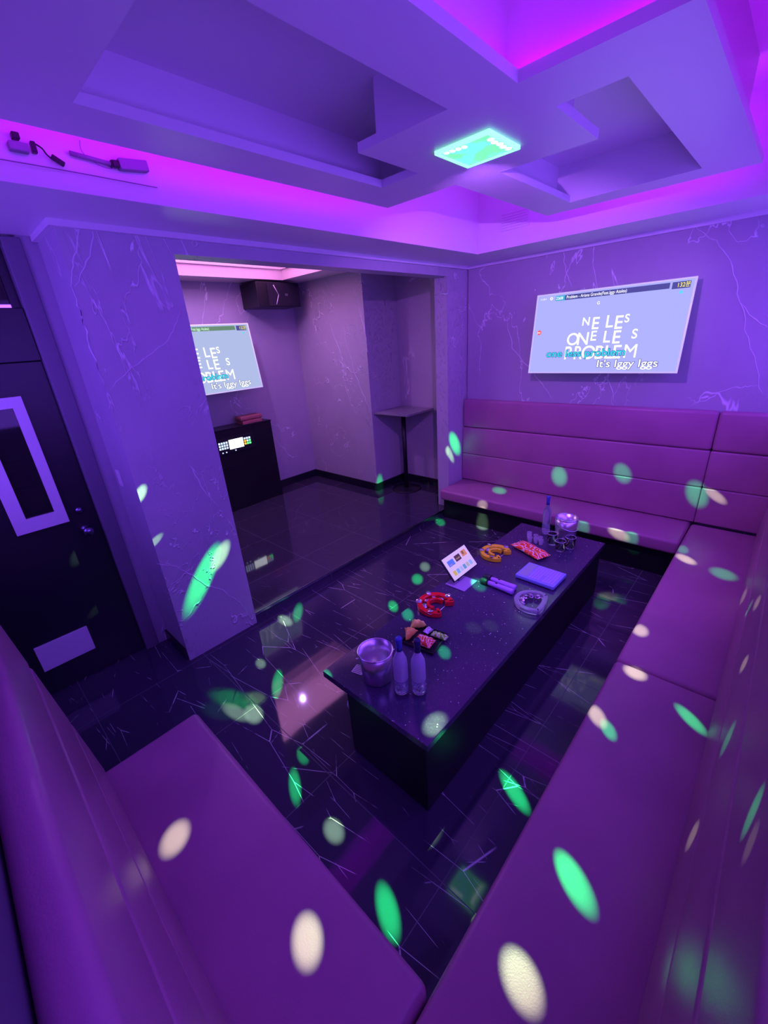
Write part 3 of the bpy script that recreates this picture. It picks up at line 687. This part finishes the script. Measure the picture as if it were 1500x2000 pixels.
# bottles
CAPM=M('blue_cap',(.06,.08,.42),.3)
def bottle(label,x,y,rz,h=.345,r=.036,frost=True,cap=CAPM,group=None):
    t=thing('bottle',label,'bottle',(x,y,Z0),rz,group)
    k=h/.345
    bm=bmesh.new(); lathe(bm,[(0,.002),(r*.8,0),(r,.010),(r,.095*k)],32); obj('lower_body',bm,FROSTT,t,True)
    bm=bmesh.new(); lathe(bm,[(r,.095*k),(r*1.0,.185*k),(r*.93,.215*k),(r*.62,.245*k),(r*.42,.262*k),(r*.38,.285*k)],32); obj('upper_body',bm,FROST if frost else FROSTT,t,True)
    bm=bmesh.new(); lathe(bm,[(0,.012),(r*.93,.012),(r*.93,.090*k),(0,.090*k)],32); obj('liquid',bm,M('liquor',(.85,.88,1),.02,trans=1,ior=1.33),t,True)
    bm=bmesh.new(); lathe(bm,[(0,.345*k),(r*.44,.345*k),(r*.48,.34*k),(r*.46,.312*k),(r*.40,.306*k),(r*.42,.302*k),(r*.44,.270*k),(r*.30,.270*k)],24); obj('cap',bm,cap,t,True)
    bm=bmesh.new()
    for i,(zc,hw) in enumerate(((.035,.5),(.055,.8),(.068,.62),(.08,.7))):
        n=14
        for s in range(n-1):
            a0=-hw+2*hw*s/n+.3*math.sin(i*3); a1=a0+2*hw/n*.8
            if random.random()<.25: continue
            z0=(zc+.004*math.sin(s*1.9+i))*k; z1=z0+.006*k; rr=r*1.008
            vs=[bm.verts.new((rr*math.cos(a),rr*math.sin(a),z)) for a,z in ((a0,z0),(a1,z0),(a1,z1),(a0,z1))]; bm.faces.new(vs)
    obj('printed_label',bm,M('bottle_print',(.55,.55,.8),.4),t).rotation_euler=(0,0,-PI/2+.7-rz)
    return t
bottle('frosted bottle with blue cap beside the near ice bucket, left one of the pair',-1.098,1.158,0,.335)
bottle('frosted bottle with near black cap, right one of the pair by the near bucket',-1.030,1.212,0,.325,cap=M('dark_blue_cap',(.02,.02,.10),.3))
bottle('tall clear bottle with blue cap at the far end of the table',-1.262,3.255,0,.345,.033,False)
# coaster
t=thing('coaster','small white card with grey stripes lying left of the near ice bucket','card',(-1.375,1.125,Z0),.25)
box('card',WHITEM,(-.032,.032,-.03,.03,0,.002),t)
for i in range(5): box('stripe',M('grey_print',(.12,.1,.18),.5),(-.028,.024-.004*i,-.024+i*.011,-.019+i*.011,.002,.0024),t)
# crescent tambourines
CH2=M('jingle_metal',(.85,.8,.85),.12,1)
def crescent(bm,r0,r1,a0,a1,z0,z1,n=40,bev=.004):
    t=bmesh.new(); cols=[]
    for i in range(n+1):
        a=a0+(a1-a0)*i/n; c,s=math.cos(a),math.sin(a)
        pr=[(r0,z0+bev),(r0+bev,z0),(r1-bev,z0),(r1,z0+bev),(r1,z1-bev),(r1-bev,z1),(r0+bev,z1),(r0,z1-bev)]
        cols.append([t.verts.new((r*c,r*s,z)) for r,z in pr])
    for A,B in zip(cols,cols[1:]):
        for k in range(8): t.faces.new((A[k],A[(k+1)%8],B[(k+1)%8],B[k]))
    t.faces.new(cols[0]); t.faces.new(cols[-1][::-1]); bmesh.ops.recalc_face_normals(t,faces=t.faces[:]); merge(bm,t)
def jingles(t,r,angs,z):
    for a in angs:
        for dz in (-.006,.006):
            bm=bmesh.new(); lathe(bm,[(0,.002),(.006,.003),(.009,0),(.018,0),(.019,.001),(.018,.002),(.010,.002),(.007,.005),(0,.004)],16)
            o=obj('jingle',bm,CH2,t,True,loc=(r*math.cos(a),r*math.sin(a),z+dz)); o.rotation_euler=(random.uniform(-.35,.35),random.uniform(-.35,.35),0)
def tambourine(label,x,y,rz,mat,inner=False,bar=True):
    t=thing('tambourine',label,'tambourine',(x,y,Z0),rz)
    bm=bmesh.new(); crescent(bm,.088,.120,.75,2*PI-.75,.001,.036); obj('outer_frame',bm,mat,t)
    bm=bmesh.new(); crescent(bm,.040,.058,1.2,2*PI-1.2,.001,.036,24); obj('handle',bm,mat,t)
    for s in (-1,1):
        bm=bmesh.new(); a=s*.86
        prism(bm,[(.036,s*.052),(.05,s*.038),(.092,s*.070),(.078,s*.092)],.001,.036,bev=.003); obj('frame_end',bm,mat,t)
    jingles(t,.073,(1.55,2.25,PI,-2.25,-1.55),.018)
    jingles(t,.108,(1.3,2.6,-2.6,-1.3),.037)
    if bar:
        bm=bmesh.new(); tube(bm,[(.06,-.05,.02),(.06,.05,.02)],.003,6); obj('cross_rod',bm,CH2,t)
    return t
RED=M('red_plastic',(.85,.012,.02),.25,coat=.3); YEL=M('yellow_plastic',(.98,.86,.02),.25,coat=.3)
tambourine('red crescent tambourine lying near the middle of the table',-1.385,1.835,.05,RED)
tambourine('yellow orange crescent tambourine between the menu stand and the red snack pack',-1.415,2.675,-.05,YEL)
t=thing('tambourine','clear transparent half moon tambourine near the right edge of the table','tambourine',(-.905,2.235,Z0),.15)
CLP=M('clear_plastic',(.86,.88,1),.12,trans=.75,ior=1.4)
bm=bmesh.new(); crescent(bm,.088,.118,1.0,2*PI-1.0,.001,.034); obj('outer_frame',bm,CLP,t)
bm=bmesh.new(); prism(bm,[(.05,-.105),(.068,-.09),(.078,0),(.068,.09),(.05,.105),(.04,.07),(.048,0),(.04,-.07)],.001,.034,bev=.004); obj('handle',bm,CLP,t)
jingles(t,.072,(1.5,2.05,2.6,3.2,3.9),.022)
# menu card on a stand
t=thing('menu_stand','tilted tablet sized menu card with small pictures on a square stand','menu stand',(-1.42,2.26,Z0))
box('base_plate',M('lilac_plastic',(.38,.30,.55),.3),(-.07,.09,-.17,.0,0,.006),t,.002)
bm=bmesh.new(); tube(bm,[(-.02,-.08,.005),(-.035,-.06,.035),(-.03,-.03,.06)],.009,8); obj('stem',bm,BLACKP,t)
pn=thing('x','x','x'); bpy.data.objects.remove(pn)
pan=box('panel',BLACKP,(-.155,.155,0,.012,-.002,.185),t,.004)
pan.location=(0,0,.036); pan.rotation_euler=(-.72*1.0,0,PI/2)
bmw=M('self_lit_menu_paper',(.80,.82,.76),.5,emit=(.7,.72,.7),es=.35)  # paper given a weak glow of its own to look lit
sh=box('card',bmw,(-.145,.145,-.003,0,.006,.177),pan)
def pic(u0,u1,v0,v1,c,nm='picture'):
    box(nm,M('ink_'+nm,c,.5,emit=c,es=.3),(u0,u1,-.0042,-.003,v0,v1),sh)  # inks emit their own colour too, like the card
pic(-.115,-.045,.100,.145,(.10,.30,.65)); pic(-.025,.04,.105,.15,(.08,.05,.03)); pic(.06,.118,.11,.155,(.75,.40,.10))
pic(-.105,-.075,.100,.115,(.7,.35,.3),'food_patch'); pic(-.015,.03,.118,.13,(.6,.45,.2),'food_patch'); pic(.07,.09,.125,.15,(.1,.08,.05),'food_patch')
for k,c in enumerate(((.7,.75,.05),(.2,.6,.75),(.45,.75,.75),(.15,.5,.35),(.5,.7,.3),(.3,.7,.8))): pic(-.115+k*.04,-.085+k*.04,.03,.065,c,'drink_patch')
# microphones
MB_=M('lilac_microphone_cover',(.50,.32,.80),.35); HD=M('dark_microphone_mesh',(.03,.05,.05),.45,.5)
def mic(label,x,y,rz):
    t=thing('microphone',label,'microphone',(x,y,Z0+.021),rz)
    R90=Matrix.Rotation(PI/2,4,'Y')
    bm=bmesh.new(); lathe(bm,[(0,0),(.014,0),(.016,.004),(.017,.03),(.020,.16),(.021,.185),(.018,.19),(0,.19)],24,mat=R90); obj('body',bm,MB_,t,True,loc=(-.01,0,0))
    bm=bmesh.new(); lathe(bm,[(0,0),(.016,0),(.022,.012),(.024,.03),(.022,.048),(.013,.062),(0,.066)],24,mat=Matrix.Rotation(-PI/2,4,'Y')); obj('head',bm,HD,t,True,loc=(-.008,0,0))
    bm=bmesh.new(); tube(bm,[(-.014,.0245*math.cos(a),.0245*math.sin(a)) for a in [2*PI*i/24 for i in range(24)]],.003,6,closed=True); obj('ring',bm,BLACKP,t)
    box('switch',BLACKP,(.045,.06,-.004,.004,.016,.022),t,.001)
mic('lilac microphone lying on the table, nearer of the two side by side',-1.235,2.262,-.03)
mic('lilac microphone lying on the table, farther of the two side by side',-1.243,2.316,-.03)
# karaoke remote pad
t=thing('remote_control','large flat blue keypad remote lying near the right edge of the table','remote',(-1.0,2.56,Z0),-.02,rot=None)
BL=M('pale_blue_plastic',(.30,.42,.85),.3)
box('case',BL,(-.14,.14,-.108,.108,.004,.034),t,.008,3)
box('foot',BL,(-.14,-.125,-.10,.10,0,.01),t,.002); box('foot',BL,(.115,.13,-.10,.10,0,.01),t,.002)
box('keypad_panel',M('lilac_panel',(.32,.30,.75),.35),(-.055,.13,-.095,.095,.034,.0355),t)
box('display',M('grey_green_lcd',(.36,.45,.50),.2),(-.125,-.062,-.09,.09,.034,.0357),t)
KY=M('small_lilac_keys',(.55,.5,.9),.4)
for i in range(9):
    for j in range(9):
        if i==4 and j<4: continue
        box('key',KY,(-.048+i*.0195,-.036+i*.0195,-.088+j*.020,-.076+j*.020,.0355,.0375),t)
# red snack pack
def mat_pack(name,a,b_,sc=22):
    m=M(name,a,.22,coat=.5); N,Lk,b=nz(m); v=mapping(N,Lk); w=N.new('ShaderNodeTexWave'); w.inputs['Scale'].default_value=sc; w.inputs['Distortion'].default_value=9; w.inputs['Detail'].default_value=1.5; w.wave_type='RINGS'; Lk.new(v,w.inputs['Vector'])
    Lk.new(mixc(N,Lk,ramp(N,Lk,w.outputs['Fac'],.62,.78),a,b_),b.inputs['Base Color']); bump(N,Lk,b,noise(N,Lk,40,3,.6,v),.3,.01); return m
def pillow(bm,lx,ly,h,n=22,tri=False):
    t=bmesh.new(); g=[]
    for s in (1,-1):
        rows=[]
        for i in range(n+1):
            r=[]
            for j in range(n+1):
                u,v=i/n*2-1,j/n*2-1
                x=u*lx/2; y=v*ly/2*(1-.10*(1-abs(u)))*( (1-(u+1)/2*.92) if tri else 1)
                q=max(0,(1-min(1,abs(u)*1.13)**4))**.6*max(0,1-v**4)**.6
                z=s*h/2*q+ .004*math.sin(9*u+3*v)*q
                if abs(u)>.9: z=.003*math.sin(v*30)
                if s==-1: z*=.7
                r.append(t.verts.new((x,y,z+h*.36)))
            rows.append(r)
        for i in range(n):
            for j in range(n):
                q=(rows[i][j],rows[i+1][j],rows[i+1][j+1],rows[i][j+1]); f=t.faces.new(q if s==1 else q[::-1]); f.smooth=True
    bmesh.ops.remove_doubles(t,verts=t.verts[:],dist=.0002)
    merge(bm,t)
bm=bmesh.new(); pillow(bm,.30,.14,.055)
PK=mat_pack('red_snack_wrapper',(.95,.10,.02),(.98,.70,.60))
tag(obj('snack_bag',bm,PK,loc=(-1.225,2.875,Z0+.001),rot=(0,0,-.38)),'puffy red and pink snack bag lying before the far glasses','snack bag')
# black tray with packets
t=thing('snack_tray','shallow square black tray holding small snack packets behind the bottles','tray',(-1.245,1.535,Z0),.15)
bm=bmesh.new(); slab(bm,[-.105,-.10,.10,.105],[-.095,-.09,.09,.095],lambda x,y: True,0,.005); slab(bm,[-.105,-.10,.10,.105],[-.095,-.09,.09,.095],lambda x,y: abs(x)>.10 or abs(y)>.09,.005,.018)
obj('tray',bm,BLACKP,t)
def packet(label,x,y,rz,lx,ly,h,mat,tri=False,dz=.007,tilt=(0,0)):
    bm=bmesh.new(); pillow(bm,lx,ly,h,14,tri); return tag(obj('snack_packet',bm,mat,loc=(x,y,Z0+dz),rot=(tilt[0],tilt[1],rz)),label,'snack packet')
packet('red packet with pink curls on the black snack tray',-1.222,1.500,.15,.112,.082,.05,mat_pack('red_curl_wrapper',(.90,.10,.02),(.98,.70,.55),40))
packet('green striped packet at the right edge of the black snack tray',-1.185,1.600,.15,.10,.045,.03,mat_pack('green_stripe_wrapper',(.25,.9,.05),(.8,1,.5),45))
packet('orange triangular packet at the left of the black snack tray',-1.322,1.485,-1.2,.10,.085,.06,M('orange_wrapper',(.95,.58,.10),.25,coat=.4),True,.012)
packet('yellow triangular packet at the back left corner of the black snack tray',-1.335,1.595,.5,.09,.075,.055,M('yellow_wrapper',(.95,.9,.15),.25,coat=.4),True,.012)
packet('silvery clear packet at the back of the black snack tray',-1.262,1.595,1.5,.055,.04,.03,M('silver_wrapper',(.75,.75,.85),.2,.6),False,.01)
# glasses
def tumbler(label,x,y,r,h,group=None,rz=0,z=Z0,rot=None):
    bm=bmesh.new(); n=24; lathe(bm,[(0,0),(r*.82,0),(r*.86,.004),(r,h),(r-.003,h),(r*.80,.012),(0,.010)],n)
    t=thing('tumbler',label,'glass',(x,y,z),rz,group,rot); obj('cup',bm,GLASS,t,True)
    bm=bmesh.new(); tube(bm,[((r-.0015)*math.cos(a),(r-.0015)*math.sin(a),h) for a in [2*PI*i/n for i in range(n)]],.0018,6,closed=True); obj('rim',bm,M('glass_rim',(.8,.78,.95),.15,trans=.4),t,True)
    return t
G='tumblers at the far end of the table'
tumbler('clear glass tumbler standing in front of the far ice bucket, foremost of three',-1.050,3.03,.040,.085)
tumbler('clear glass tumbler directly before the far ice bucket, right one of three',-1.005,3.115,.040,.095)
tumbler('clear glass tumbler between the tall bottle and the far ice bucket',-1.145,3.10,.038,.095)
# small cut shot glasses
def shot():
    bm=bmesh.new(); lathe(bm,[(0,0),(.014,0),(.016,.004),(.021,.045),(.018,.045),(.013,.010),(0,.009)],8,smooth=False)
    return obj('shot_glass',bm,M('cut_glass',(.92,.92,1),.06,trans=.7,ior=1.5))
s0=shot(); pos=[(-1.325,3.075),(-1.28,3.10),(-1.235,3.085),(-1.30,3.035),(-1.255,3.045),(-1.21,3.04),(-1.345,3.12)]
for i,(x,y) in enumerate(pos):
    o=s0 if i==0 else s0.copy()
    if i: C.objects.link(o)
    o.location=(x,y,Z0); tag(o,'small faceted shot glass in the cluster left of the tall far bottle','shot glass','shot glasses in the cluster by the far bottle')
